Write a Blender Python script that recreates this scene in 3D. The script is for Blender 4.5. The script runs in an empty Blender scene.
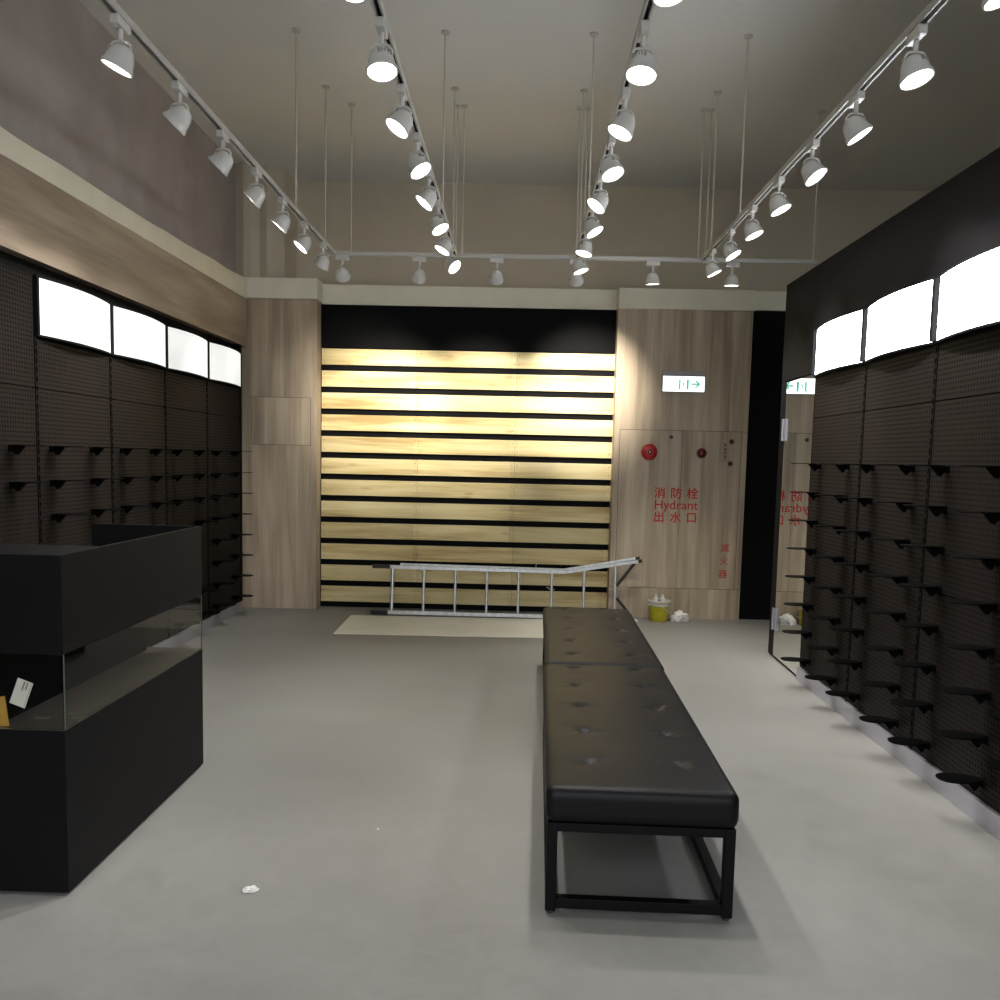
import bpy, bmesh, math, random
from mathutils import Vector, Matrix, noise
random.seed(7)
C = bpy.context.scene.collection
PI = math.pi

# ------------------------------------------------------------------ materials
def newmat(name):
    m = bpy.data.materials.new(name); m.use_nodes = True
    nt = m.node_tree
    return m, nt, nt.nodes['Principled BSDF']

def plain(name, col, rough=.5, metal=0., spec=.5, bump=0., bscale=60., var=0., vscale=6.):
    m, nt, b = newmat(name)
    b.inputs['Base Color'].default_value = (*col, 1)
    b.inputs['Roughness'].default_value = rough
    b.inputs['Metallic'].default_value = metal
    b.inputs['Specular IOR Level'].default_value = spec
    tc = nt.nodes.new('ShaderNodeTexCoord')
    if var > 0:
        n = nt.nodes.new('ShaderNodeTexNoise'); n.inputs['Scale'].default_value = vscale; n.inputs['Detail'].default_value = 5
        r = nt.nodes.new('ShaderNodeValToRGB')
        r.color_ramp.elements[0].position = .3; r.color_ramp.elements[1].position = .7
        r.color_ramp.elements[0].color = (*[c*(1-var) for c in col], 1)
        r.color_ramp.elements[1].color = (*[min(1, c*(1+var)) for c in col], 1)
        nt.links.new(tc.outputs['Object'], n.inputs['Vector']); nt.links.new(n.outputs['Fac'], r.inputs['Fac'])
        nt.links.new(r.outputs['Color'], b.inputs['Base Color'])
    if bump > 0:
        n2 = nt.nodes.new('ShaderNodeTexNoise'); n2.inputs['Scale'].default_value = bscale; n2.inputs['Detail'].default_value = 3
        bp = nt.nodes.new('ShaderNodeBump'); bp.inputs['Strength'].default_value = bump; bp.inputs['Distance'].default_value = .01
        nt.links.new(tc.outputs['Object'], n2.inputs['Vector']); nt.links.new(n2.outputs['Fac'], bp.inputs['Height'])
        nt.links.new(bp.outputs['Normal'], b.inputs['Normal'])
    return m

def emit(name, col, strength, var=0., vscale=(2, 2, 2)):
    m, nt, b = newmat(name)
    b.inputs['Base Color'].default_value = (.5, .5, .5, 1)
    b.inputs['Emission Color'].default_value = (*col, 1)
    b.inputs['Emission Strength'].default_value = strength
    if var > 0:      # uneven tubes behind the acrylic
        tc = nt.nodes.new('ShaderNodeTexCoord'); mp = nt.nodes.new('ShaderNodeMapping')
        mp.inputs['Scale'].default_value = vscale
        n = nt.nodes.new('ShaderNodeTexNoise'); n.inputs['Scale'].default_value = 1.; n.inputs['Detail'].default_value = 1
        mr = nt.nodes.new('ShaderNodeMapRange')
        mr.inputs['From Min'].default_value = .3; mr.inputs['From Max'].default_value = .7
        mr.inputs['To Min'].default_value = strength*(1-var); mr.inputs['To Max'].default_value = strength*(1+var)
        L = nt.links.new
        L(tc.outputs['Object'], mp.inputs['Vector']); L(mp.outputs['Vector'], n.inputs['Vector'])
        L(n.outputs['Fac'], mr.inputs['Value']); L(mr.outputs['Result'], b.inputs['Emission Strength'])
    return m

def wood(name, dark, mid, light, grain, rough=.5, fine=38., knots=0., bands=0.):
    """grain = axis (0,1,2) the fibres run along, in object space"""
    m, nt, b = newmat(name)
    L = nt.links.new
    tc = nt.nodes.new('ShaderNodeTexCoord')
    def mapped(across, along):
        mp = nt.nodes.new('ShaderNodeMapping')
        s = [across]*3; s[grain] = along
        mp.inputs['Scale'].default_value = s
        L(tc.outputs['Object'], mp.inputs['Vector']); return mp
    n1 = nt.nodes.new('ShaderNodeTexNoise'); n1.inputs['Scale'].default_value = 1; n1.inputs['Detail'].default_value = 6
    n1.inputs['Distortion'].default_value = .6
    L(mapped(fine*.28, .55).outputs[0], n1.inputs['Vector'])
    n2 = nt.nodes.new('ShaderNodeTexNoise'); n2.inputs['Scale'].default_value = 1; n2.inputs['Detail'].default_value = 5
    L(mapped(fine*2.2, 2.2).outputs[0], n2.inputs['Vector'])
    n3 = nt.nodes.new('ShaderNodeTexNoise'); n3.inputs['Scale'].default_value = 1; n3.inputs['Detail'].default_value = 2
    L(mapped(3.2, .9).outputs[0], n3.inputs['Vector'])
    a = nt.nodes.new('ShaderNodeMath'); a.operation = 'MULTIPLY'; a.inputs[1].default_value = .55
    c = nt.nodes.new('ShaderNodeMath'); c.operation = 'MULTIPLY'; c.inputs[1].default_value = .2
    e = nt.nodes.new('ShaderNodeMath'); e.operation = 'MULTIPLY'; e.inputs[1].default_value = .25
    s1 = nt.nodes.new('ShaderNodeMath'); s1.operation = 'ADD'
    s2 = nt.nodes.new('ShaderNodeMath'); s2.operation = 'ADD'
    L(n1.outputs['Fac'], a.inputs[0]); L(n2.outputs['Fac'], c.inputs[0]); L(n3.outputs['Fac'], e.inputs[0])
    L(a.outputs[0], s1.inputs[0]); L(c.outputs[0], s1.inputs[1]); L(s1.outputs[0], s2.inputs[0]); L(e.outputs[0], s2.inputs[1])
    r = nt.nodes.new('ShaderNodeValToRGB'); cr = r.color_ramp
    cr.elements[0].position = .37; cr.elements[0].color = (*dark, 1)
    cr.elements[1].position = .63; cr.elements[1].color = (*light, 1)
    x = cr.elements.new(.5); x.color = (*mid, 1)
    L(s2.outputs[0], r.inputs['Fac'])
    out = r.outputs['Color']
    if bands > 0:     # board to board colour change
        mp = nt.nodes.new('ShaderNodeMapping'); mp.inputs['Scale'].default_value = (1.03, 1, 1/.2175)
        mp.inputs['Location'].default_value = (2.03*1.0, 0, -.03/.2175)
        sn = nt.nodes.new('ShaderNodeVectorMath'); sn.operation = 'FLOOR'
        wn = nt.nodes.new('ShaderNodeTexWhiteNoise'); wn.noise_dimensions = '3D'
        L(tc.outputs['Object'], mp.inputs['Vector']); L(mp.outputs[0], sn.inputs[0]); L(sn.outputs[0], wn.inputs['Vector'])
        mr = nt.nodes.new('ShaderNodeMapRange'); mr.inputs['To Min'].default_value = 1-bands; mr.inputs['To Max'].default_value = 1+bands*.5
        L(wn.outputs['Value'], mr.inputs['Value'])
        mx = nt.nodes.new('ShaderNodeVectorMath'); mx.operation = 'SCALE'
        L(out, mx.inputs[0]); L(mr.outputs[0], mx.inputs['Scale']); out = mx.outputs[0]
    if knots > 0:
        v = nt.nodes.new('ShaderNodeTexVoronoi'); v.inputs['Scale'].default_value = 1.
        L(mapped(7., 2.2).outputs[0], v.inputs['Vector'])
        kr = nt.nodes.new('ShaderNodeMapRange'); kr.inputs['From Min'].default_value = .03; kr.inputs['From Max'].default_value = .16
        kr.inputs['To Min'].default_value = knots; kr.inputs['To Max'].default_value = 0.
        L(v.outputs['Distance'], kr.inputs['Value'])
        mk = nt.nodes.new('ShaderNodeMixRGB'); mk.inputs['Color2'].default_value = (.33, .16, .06, 1)
        L(kr.outputs[0], mk.inputs['Fac']); L(out, mk.inputs['Color1']); out = mk.outputs['Color']
    L(out, b.inputs['Base Color'])
    b.inputs['Roughness'].default_value = rough
    b.inputs['Specular IOR Level'].default_value = .3
    return m

def pegmat(name, col, rough):
    m, nt, b = newmat(name); L = nt.links.new
    tc = nt.nodes.new('ShaderNodeTexCoord')
    sc = nt.nodes.new('ShaderNodeVectorMath'); sc.operation = 'MULTIPLY'; sc.inputs[1].default_value = (0, 1/.025, 1/.025)
    fr = nt.nodes.new('ShaderNodeVectorMath'); fr.operation = 'FRACTION'
    sb = nt.nodes.new('ShaderNodeVectorMath'); sb.operation = 'SUBTRACT'; sb.inputs[1].default_value = (0, .5, .5)
    ml = nt.nodes.new('ShaderNodeVectorMath'); ml.operation = 'MULTIPLY'; ml.inputs[1].default_value = (0, 1, 1)
    ln = nt.nodes.new('ShaderNodeVectorMath'); ln.operation = 'LENGTH'
    L(tc.outputs['Object'], sc.inputs[0]); L(sc.outputs[0], fr.inputs[0]); L(fr.outputs[0], sb.inputs[0])
    L(sb.outputs[0], ml.inputs[0]); L(ml.outputs[0], ln.inputs[0])
    lt = nt.nodes.new('ShaderNodeMath'); lt.operation = 'LESS_THAN'; lt.inputs[1].default_value = .25
    L(ln.outputs['Value'], lt.inputs[0])
    n = nt.nodes.new('ShaderNodeTexNoise'); n.inputs['Scale'].default_value = 2.5; n.inputs['Detail'].default_value = 2
    L(tc.outputs['Object'], n.inputs['Vector'])
    mr = nt.nodes.new('ShaderNodeMapRange'); mr.inputs['To Min'].default_value = .8; mr.inputs['To Max'].default_value = 1.2
    L(n.outputs['Fac'], mr.inputs['Value'])
    cs = nt.nodes.new('ShaderNodeVectorMath'); cs.operation = 'SCALE'; cs.inputs[0].default_value = col
    L(mr.outputs[0], cs.inputs['Scale'])
    mx = nt.nodes.new('ShaderNodeMixRGB'); mx.inputs['Color2'].default_value = (.002, .002, .002, 1)
    L(lt.outputs[0], mx.inputs['Fac']); L(cs.outputs[0], mx.inputs['Color1']); L(mx.outputs['Color'], b.inputs['Base Color'])
    rr = nt.nodes.new('ShaderNodeMapRange'); rr.inputs['To Min'].default_value = rough; rr.inputs['To Max'].default_value = 1
    L(lt.outputs[0], rr.inputs['Value']); L(rr.outputs[0], b.inputs['Roughness']); b.inputs['Specular IOR Level'].default_value = .07
    return m

M = {}
def build_materials():
    M['oak'] = wood('light_oak_laminate', (.25, .195, .135), (.385, .303, .215), (.49, .40, .295), 2, .5)
    M['oak_h'] = wood('light_oak_laminate_lengthwise', (.245, .19, .137), (.35, .277, .205), (.44, .36, .275), 1, .5, fine=22)
    M['pine'] = wood('pale_pine_boards', (.40, .27, .105), (.66, .53, .26), (.78, .66, .39), 0, .5, fine=30, knots=.55, bands=.16)
    M['black_panel'] = plain('matt_black_panel', (.003, .003, .003), .75, spec=.10, bump=.05, bscale=200)
    M['black_wall'] = plain('satin_black_wall_laminate', (.0035, .0032, .0042), .5, spec=.07, var=.15, vscale=3)
    M['counter'] = plain('charcoal_black_counter_laminate', (.0055, .0052, .0056), .5, spec=.08, var=.12, vscale=4, bump=.03, bscale=150)
    M['shelf_top'] = plain('charcoal_display_base_top', (.085, .072, .055), .38, var=.15, vscale=5)
    M['peg'] = pegmat('perforated_black_steel', (.0105, .0078, .0068), .55)
    M['upright'] = plain('black_slotted_upright_steel', (.0015, .0015, .0015), .6, spec=.08)
    M['slot'] = plain('dark_slot_backing', (.003, .003, .003), .9)
    M['shelf'] = plain('black_powder_coated_shelf', (.0008, .0008, .0009), .5, spec=.06)
    M['bracket'] = plain('black_shelf_bracket_plastic', (.0006, .0006, .0006), .7, spec=.05)
    M['alu'] = plain('brushed_aluminium_baseboard', (.42, .42, .47), .34, metal=.7, bump=.02, bscale=90)
    M['ladder'] = plain('ladder_aluminium', (.60, .61, .62), .35, metal=.8, var=.15, vscale=25)
    M['cornice'] = plain('cream_painted_cornice', (.74, .70, .56), .7, var=.05, vscale=4)
    M['plaster_l'] = plain('mauve_grey_unfinished_plaster', (.38, .335, .315), .85, bump=.5, bscale=2.2, var=.12, vscale=2.5)
    M['plaster_b'] = plain('olive_grey_painted_wall', (.56, .495, .385), .8, var=.06, vscale=1.5)
    M['ceiling'] = plain('pale_grey_ceiling_paint', (.70, .69, .66), .85, var=.03, vscale=1)
    M['white_metal'] = plain('white_lamp_enamel', (.62, .60, .56), .25)
    M['track'] = plain('white_track_metal', (.50, .48, .44), .45)
    M['rod'] = plain('cream_suspension_rod', (.55, .50, .40), .45)
    M['lens'] = emit('glowing_lamp_lens', (1, .97, .93), 9.)
    M['box_r'] = emit('lit_acrylic_right', (.91, .94, 1.), 12., .12, (1, 2.2, 2.5))
    M['box_l'] = emit('lit_acrylic_left', (.96, 1., .975), .56, .28, (1, 1.6, 2.4))
    M['leather'] = plain('black_leatherette', (.006, .0058, .006), .40, spec=.135, bump=.10, bscale=260)
    M['frame'] = plain('black_steel_bench_frame', (.002, .002, .0022), .5, spec=.12)
    M['rubber'] = plain('black_rubber', (.02, .014, .012), .7)
    M['sheet'] = plain('off_white_board', (.68, .67, .59), .6, var=.05, vscale=3)
    M['sign_face'] = emit('lit_exit_sign_face', (.93, 1., .98), 1.6)
    M['sign_grey'] = plain('grey_sign_housing', (.30, .28, .27), .5)
    M['green'] = emit('green_sign_pictogram', (.0, .40, .26), .75)
    M['pale_print'] = emit('faint_grey_sign_print', (.55, .62, .62), 1.0)
    M['red_ink'] = plain('red_lettering', (.45, .018, .014), .7, spec=.2)
    M['dark_ink'] = plain('dark_brown_lettering', (.09, .03, .02), .6)
    M['red'] = plain('red_enamel', (.40, .012, .018), .35)
    M['dark_red'] = plain('dark_red_lens', (.10, .010, .008), .18)
    M['brown'] = plain('dark_brown_fitting', (.045, .022, .012), .45)
    M['yellow'] = plain('yellow_bucket_plastic', (.50, .43, .02), .4, var=.12, vscale=20)
    M['cloudy'] = plain('cloudy_white_plastic', (.50, .49, .40), .4)
    M['white_cloth'] = plain('crumpled_white_cloth', (.66, .64, .62), .8, bump=.4, bscale=40)
    M['paper'] = plain('off_white_paper_label', (.55, .52, .44), .6)
    M['ochre'] = plain('ochre_card', (.36, .20, .02), .6)
    M['tape'] = plain('pale_masking_tape', (.20, .185, .14), .6)
    M['groove'] = plain('dark_panel_joint', (.06, .045, .032), .8)
    m, nt, b = newmat('floor_vinyl'); L = nt.links.new; M['floor'] = m
    tc = nt.nodes.new('ShaderNodeTexCoord')
    n1 = nt.nodes.new('ShaderNodeTexNoise'); n1.inputs['Scale'].default_value = 1.1; n1.inputs['Detail'].default_value = 4
    n2 = nt.nodes.new('ShaderNodeTexNoise'); n2.inputs['Scale'].default_value = 7.; n2.inputs['Detail'].default_value = 8; n2.inputs['Distortion'].default_value = 1.4
    L(tc.outputs['Object'], n1.inputs['Vector']); L(tc.outputs['Object'], n2.inputs['Vector'])
    mx = nt.nodes.new('ShaderNodeMath'); mx.operation = 'MULTIPLY_ADD'; mx.inputs[1].default_value = .5
    h = nt.nodes.new('ShaderNodeMath'); h.operation = 'MULTIPLY'; h.inputs[1].default_value = .5
    L(n1.outputs['Fac'], mx.inputs[0]); L(n2.outputs['Fac'], h.inputs[0]); L(h.outputs[0], mx.inputs[2])
    r = nt.nodes.new('ShaderNodeValToRGB')
    r.color_ramp.elements[0].position = .3; r.color_ramp.elements[0].color = (.179, .175, .162, 1)
    r.color_ramp.elements[1].position = .7; r.color_ramp.elements[1].color = (.231, .226, .211, 1)
    L(mx.outputs[0], r.inputs['Fac']); L(r.outputs['Color'], b.inputs['Base Color'])
    rr = nt.nodes.new('ShaderNodeMapRange'); rr.inputs['To Min'].default_value = .38; rr.inputs['To Max'].default_value = .62
    L(n2.outputs['Fac'], rr.inputs['Value']); L(rr.outputs[0], b.inputs['Roughness'])
    b.inputs['Specular IOR Level'].default_value = .35
    m, nt, b = newmat('mirror_glass'); M['mirror'] = m
    b.inputs['Base Color'].default_value = (.86, .87, .84, 1); b.inputs['Metallic'].default_value = 1; b.inputs['Roughness'].default_value = .01
    m, nt, b = newmat('clear_glass_panel'); M['glass'] = m
    b.inputs['Base Color'].default_value = (.99, 1., .99, 1); b.inputs['Roughness'].default_value = .0
    b.inputs['Transmission Weight'].default_value = 1; b.inputs['IOR'].default_value = 1.16
    M['glass_edge'] = plain('pale_green_glass_edge', (.07, .09, .08), .3)
build_materials()

# ------------------------------------------------------------------ mesh helpers
def quad_box(bm, x0, x1, y0, y1, z0, z1):
    v = [bm.verts.new((x, y, z)) for x in (x0, x1) for y in (y0, y1) for z in (z0, z1)]
    for f in ((0, 1, 3, 2), (4, 6, 7, 5), (0, 4, 5, 1), (2, 3, 7, 6), (0, 2, 6, 4), (1, 5, 7, 3)):
        bm.faces.new([v[i] for i in f])

def boxes(*bs):
    bm = bmesh.new()
    for b in bs: quad_box(bm, *b)
    return bm

def bar(bm, p, q, w, h=None, up=(0, 0, 1)):
    h = h or w; p = Vector(p); q = Vector(q); d = (q-p).normalized(); u = Vector(up)
    s = d.cross(u)
    if s.length < 1e-4: s = d.cross(Vector((1, 0, 0)))
    s.normalize(); u = s.cross(d)
    r = []
    for o in (p, q):
        r.append([bm.verts.new(o+s*a*w/2+u*b_*h/2) for a, b_ in ((-1, -1), (1, -1), (1, 1), (-1, 1))])
    bm.faces.new(r[0][::-1]); bm.faces.new(r[1])
    for i in range(4): bm.faces.new((r[0][i], r[0][(i+1) % 4], r[1][(i+1) % 4], r[1][i]))

def tube(bm, pts, rad, n=10, caps=True):
    rings = []
    pts = [Vector(p) for p in pts]
    for i, p in enumerate(pts):
        d = (pts[min(i+1, len(pts)-1)]-pts[max(i-1, 0)]).normalized()
        s = d.cross(Vector((0, 0, 1)))
        if s.length < 1e-3: s = Vector((1, 0, 0))
        s.normalize(); u = s.cross(d)
        r = rad[i] if isinstance(rad, (list, tuple)) else rad
        rings.append([bm.verts.new(p+s*math.cos(a)*r+u*math.sin(a)*r) for a in [2*PI*k/n for k in range(n)]])
    for a, b_ in zip(rings, rings[1:]):
        for k in range(n): bm.faces.new((a[k], a[(k+1) % n], b_[(k+1) % n], b_[k]))
    if caps: bm.faces.new(rings[0][::-1]); bm.faces.new(rings[-1])

def lathe(bm, prof, n=28, axis='z', centre=(0, 0, 0), cap=True):
    """prof = [(radius, height)]; axis 'z' or 'y'"""
    c = Vector(centre); rings = []
    for r, h in prof:
        ring = []
        for k in range(n):
            a = 2*PI*k/n
            v = Vector((r*math.cos(a), r*math.sin(a), h)) if axis == 'z' else Vector((r*math.cos(a), h, r*math.sin(a)))
            ring.append(bm.verts.new(c+v))
        rings.append(ring)
    for a, b_ in zip(rings, rings[1:]):
        for k in range(n): bm.faces.new((a[k], a[(k+1) % n], b_[(k+1) % n], b_[k]))
    if cap: bm.faces.new(rings[0][::-1]); bm.faces.new(rings[-1])

def prism(bm, pts, axis, a, b_):
    """outline pts (2D) extruded along axis from a to b"""
    def mk(p, t):
        return Vector({'x': (t, p[0], p[1]), 'y': (p[0], t, p[1]), 'z': (p[0], p[1], t)}[axis])
    A = [bm.verts.new(mk(p, a)) for p in pts]; B = [bm.verts.new(mk(p, b_)) for p in pts]
    bm.faces.new(A[::-1]); bm.faces.new(B); n = len(pts)
    for i in range(n): bm.faces.new((A[i], A[(i+1) % n], B[(i+1) % n], B[i]))

def obj(name, bm, mat, parent=None, bevel=0, smooth=False, loc=None, rot=None):
    bmesh.ops.recalc_face_normals(bm, faces=bm.faces)
    me = bpy.data.meshes.new(name); bm.to_mesh(me); bm.free()
    if smooth:
        for p in me.polygons: p.use_smooth = True
    o = bpy.data.objects.new(name, me); C.objects.link(o)
    me.materials.append(M[mat])
    if parent: o.parent = parent
    if loc: o.location = loc
    if rot: o.rotation_euler = rot
    if bevel:
        b = o.modifiers.new('bevel', 'BEVEL'); b.width = bevel; b.segments = 2; b.limit_method = 'ANGLE'
    if smooth:
        try:
            me.set_sharp_from_angle(angle=math.radians(40))
        except Exception: pass
    return o

def tag(o, label, cat, group=None):
    o['label'] = label; o['category'] = cat
    if group: o['group'] = group
    return o

def thing(name, label, cat, loc=(0, 0, 0), rotz=0, group=None):
    o = bpy.data.objects.new(name, None); C.objects.link(o); o.empty_display_size = .1
    o.location = loc; o.rotation_euler = (0, 0, rotz)
    return tag(o, label, cat, group)

def struct(name, bm, mat, bevel=0):
    o = obj(name, bm, mat, bevel=bevel); o['kind'] = 'structure'; return o

def dup(root, loc=None, label=None):
    r = root.copy(); C.objects.link(r)
    if loc is not None: r.location = loc
    if label: r['label'] = label
    out = {}
    def rec(src, dst):
        for ch in list(src.children):
            c = ch.copy(); C.objects.link(c); c.parent = dst; out[ch.name.split('.')[0]] = c; rec(ch, c)
    rec(root, r)
    return r, out

def text(name, body, size, loc, mat, parent=None, rot=(PI/2, 0, 0), extrude=.0008, align='LEFT', bold=0., spacing=1., sx=1.):
    cu = bpy.data.curves.new(name, 'FONT'); cu.body = body; cu.size = size; cu.extrude = extrude
    cu.align_x = align; cu.offset = bold; cu.space_character = spacing
    t = bpy.data.objects.new(name+'_tmp', cu); C.objects.link(t)
    bpy.context.view_layer.update()
    me = bpy.data.meshes.new_from_object(t.evaluated_get(bpy.context.evaluated_depsgraph_get()))
    bpy.data.objects.remove(t); me.materials.clear(); me.materials.append(M[mat])
    o = bpy.data.objects.new(name, me); C.objects.link(o)
    o.location = loc; o.rotation_euler = rot; o.scale = (sx, 1, 1)
    if parent: o.parent = parent
    return o

# ------------------------------------------------------------------ room shell
XL, XR, YB = -2.70, 2.07, 8.74
struct('floor', boxes((-4.2, 5.2, -4., 9.6, -.12, 0)), 'floor')
struct('ceiling', boxes((-4.2, 5.2, -2., 9.7, 4.38, 4.5)), 'ceiling')
# upper wall behind the shop front panels, and the boxed column in its left corner
struct('wall_back', boxes((-4.2, 5.2, 9.4, 9.6, 0, 4.38)), 'plaster_b')
bm = bmesh.new()
prism(bm, [(-2.86, 8.9), (-2.77, 8.86), (-2.70, 8.88), (-2.63, 8.93), (-2.55, 8.9), (-2.47, 8.94), (-2.40, 9.0), (-2.38, 9.4), (-2.86, 9.4)], 'z', 3.2, 4.38)
struct('trim_1', bm, 'plaster_b')
# left wall: rough plaster above, black backing behind the shelving
bm = bmesh.new()
quad_box(bm, -3.1, -2.86, -1.5, 9.4, 3.0, 4.38)
struct('wall_left', bm, 'plaster_l')
struct('wall_left_lower', boxes((-3.1, -2.78, -1.5, 8.76, 0, 3.0)), 'black_panel')
struct('trim_2', boxes((-2.775, XL, -1.5, 8.735, 2.59, 3.05)), 'oak_h')       # oak fascia over the shelving
bm = bmesh.new()                                                              # ragged cream strip along its top
n = 70
top = [(-1.5+10.2*i/n, 3.185+.012*noise.noise(Vector((i*.31, 2, 0)))+(.05*max(0, (i-55)/15))) for i in range(n+1)]
prism(bm, [(-1.5, 3.05)]+top+[(8.7, 3.05)], 'x', -2.9, -2.69)
struct('trim_3', bm, 'cornice')
struct('trim_4', boxes((-2.78, XL, 8.52, 8.565, .1, 2.59)), 'black_panel')
# back left oak column with a flush access hatch
hx0, hx1, hz0, hz1 = -2.665, -2.067, 1.64, 2.11
struct('wall_back_left', boxes((-2.9, -2.01, YB, 9.1, 0, 3.06)), 'oak')
g = .004
hatch = thing('access_hatch', 'flush square access hatch outlined in the oak column left of the slatted wall', 'hatch', (hx0, YB-.0005, hz0))
w_, h_ = hx1-hx0, hz1-hz0
obj('joint', boxes((0, w_, -.0012, .0, 0, g), (0, w_, -.0012, 0, h_-g, h_), (0, g, -.0012, 0, g, h_-g), (w_-g, w_, -.0012, 0, g, h_-g)), 'groove', hatch)
obj('door', boxes((g, w_-g, -.001, .0, g, h_-g)), 'oak', hatch)
# cornice runs
struct('trim_5', boxes((-2.9, -2.0, 8.70, 9.4, 3.06, 3.255)), 'cornice')
struct('trim_6', boxes((-2.0, .93, 8.93, 9.4, 3.045, 3.245)), 'cornice')
struct('trim_7', boxes((.93, 2.245, 8.71, 9.4, 3.03, 3.222)), 'cornice')
struct('trim_8', boxes((2.245, 5.2, 8.76, 9.4, 3.045, 3.225)), 'cornice')
struct('wall_back_right', boxes((.93, 2.235, YB, 9.1, 0, 3.03)), 'oak')
struct('wall_back_recess', boxes((2.235, 5.2, 8.80, 9.1, 0, 3.045)), 'black_panel')
# right wall: black partition with the shelving let into it
struct('wall_right', boxes((2.17, 2.6, -1.5, 7.37, 0, 2.96), (XR, 2.17, -1.5, 7.115, 2.505, 2.96), (XR, 2.17, 6.32, 7.115, 2.21, 2.505),
                           (2.145, 2.17, 6.32, 7.37, 0, 2.96)), 'black_wall')
struct('wall_far_right', boxes((5.0, 5.2, -2, 9.4, 0, 4.38)), 'plaster_b')
struct('baseboard_right', boxes((2.055, 2.09, -1.0, 6.33, 0, .10)), 'alu')
struct('baseboard_left', boxes((-2.72, -2.685, 0.4, 8.50, 0, .10)), 'alu')

# ------------------------------------------------------------------ slatted wall
sw = thing('slatted_wall', 'wall of horizontal pale pine boards on a black backing under the cream beam', 'wall panelling', (-2.0, 8.9, 0))
obj('backing_panel', boxes((-.01, 2.93, .025, .20, 0, 3.045)), 'black_panel', sw)
obj('header_panel', boxes((0, 2.93, .004, .025, 2.625, 3.045)), 'black_panel', sw)
bm = bmesh.new()
for r in range(12):
    z1 = 2.612-.2177*r
    for c in range(3):
        x0 = .002+.9775*c
        y = random.uniform(-.0015, .0015)
        quad_box(bm, x0, x0+.9755, y, .024, z1-.158, z1)
obj('slat_boards', bm, 'pine', sw, bevel=.0015)
bm = bmesh.new()
for r in range(12):
    z1 = 2.612-.2177*r
    for c in range(4):
        for sx in ((.03,) if c == 0 else (-.03,) if c == 3 else (-.025, .025)):
            for dz in (.035, .123):
                x = .9775*c+sx
                lathe(bm, [(.0045, -.003), (.0045, 0)], 8, 'y', (x, 0, z1-dz))
sc_ = obj('nail_heads', bm, 'brown', sw); sc_['kind'] = 'stuff'

# ------------------------------------------------------------------ perforated shelving bays
def pegbay(side, y0, y1, z1, label, group, zj=(1.885, .945)):
    """side -1 left / +1 right; y0 near, y1 far"""
    X = XL if side < 0 else XR
    t = thing('pegboard_bay', label, 'shelving panel', (X, y0, 0), 0, group)
    s = side
    zs = [.10]+sorted(zj)+[z1]
    W = y1-y0
    for a, b_ in zip(zs, zs[1:]):
        obj('perforated_panel', boxes((min(0, s*.02), max(0, s*.02), .017, W-.017, a+.003, b_-.003)), 'peg', t)
    bm = bmesh.new()
    xa, xb = sorted((-s*.004, s*.018))
    quad_box(bm, xa, xb, -.015, -.006, .10, z1); quad_box(bm, xa, xb, .006, .015, .10, z1)
    z = .10
    while z < z1:
        quad_box(bm, xa, xb, -.006, .006, z, min(z+.022, z1)); z += .05
    obj('slotted_upright', bm, 'upright', t)
    obj('slot_backing', boxes((min(s*.022, s*.04), max(s*.022, s*.04), -.015, W-.018, .10, z1)), 'slot', t)
    return t
ordn = ['first', 'second', 'third', 'fourth', 'fifth']
for k in range(4):
    y1 = 6.32-.9*k if k == 0 else 6.30-.9*k
    pegbay(1, 6.30-.9*(k+1), y1, 2.175,
           ['perforated black steel bay of the right wall, nearest the mirror', 'perforated black steel bay of the right wall, second from the mirror',
            'perforated black steel bay of the right wall, third from the mirror', 'perforated black steel bay of the right wall at the very edge of the picture'][k],
           'perforated bays of the right wall')
LJ = [4.01, 4.91, 5.81, 6.71, 7.61, 8.51]
names = ['perforated black bay of the left wall without a light box, rising behind the counter', 'perforated bay of the left wall under the light box farthest from the slatted wall',
         'perforated bay of the left wall under the second light box from the left', 'perforated bay of the left wall under the third light box from the left',
         'perforated bay at the far end of the left wall beside the oak column']
for k in range(5):
    pegbay(-1, LJ[k], LJ[k+1], 2.50 if k == 0 else 2.165, names[k], 'perforated bays of the left wall')

# ------------------------------------------------------------------ light boxes
def lightbox(side, y0, y1, label, group, mat):
    X = (XL if side < 0 else XR)-side*.004
    z0, z1 = 2.17, 2.505
    t = thing('light_box', label, 'light box', (X, y0, z0), 0, group)
    W = y1-y0; H = z1-z0; s = -side; n = 16
    def arc(off, ya, yb, sag):
        return [(s*(off+sag*(1-(2*i/n-1)**2)), ya+(yb-ya)*i/n) for i in range(n+1)]
    g = .023 if side < 0 else .016
    front = arc(.010, g, W-g, .048)
    bm = bmesh.new()                       # thin shell of acrylic
    back = [(x-s*.004, y) for x, y in front]
    prism(bm, front+back[::-1], 'z', .012, H-.012)
    obj('diffuser', bm, mat, t, smooth=True)
    bm = bmesh.new()                       # black top and bottom rims, side stiles, back
    rim = arc(.012, 0, W, .048)
    for a, b_ in ((0, .011), (H-.011, H)):
        prism(bm, rim+[(0, W), (0, 0)], 'z', a, b_)
    for a, b_ in ((0, g-.001), (W-g+.001, W)):
        quad_box(bm, min(0, s*.034), max(0, s*.014), a, b_, .011, H-.011)
    quad_box(bm, min(0, -s*.01), max(0, -s*.01), 0, W, 0, H)
    obj('housing', bm, 'black_panel', t)
    return t
rb = ['curved lit light box on the right wall nearest the mirror', 'curved lit light box on the right wall, middle of the three in view',
      'largest looking lit light box on the right wall, cut by the picture edge', 'curved light box on the right wall beside the camera']
for k in range(3):
    lightbox(1, 6.30-.9*(k+1)+.0, 6.30-.9*k, rb[k], 'light boxes of the right wall', 'box_r')
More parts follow.
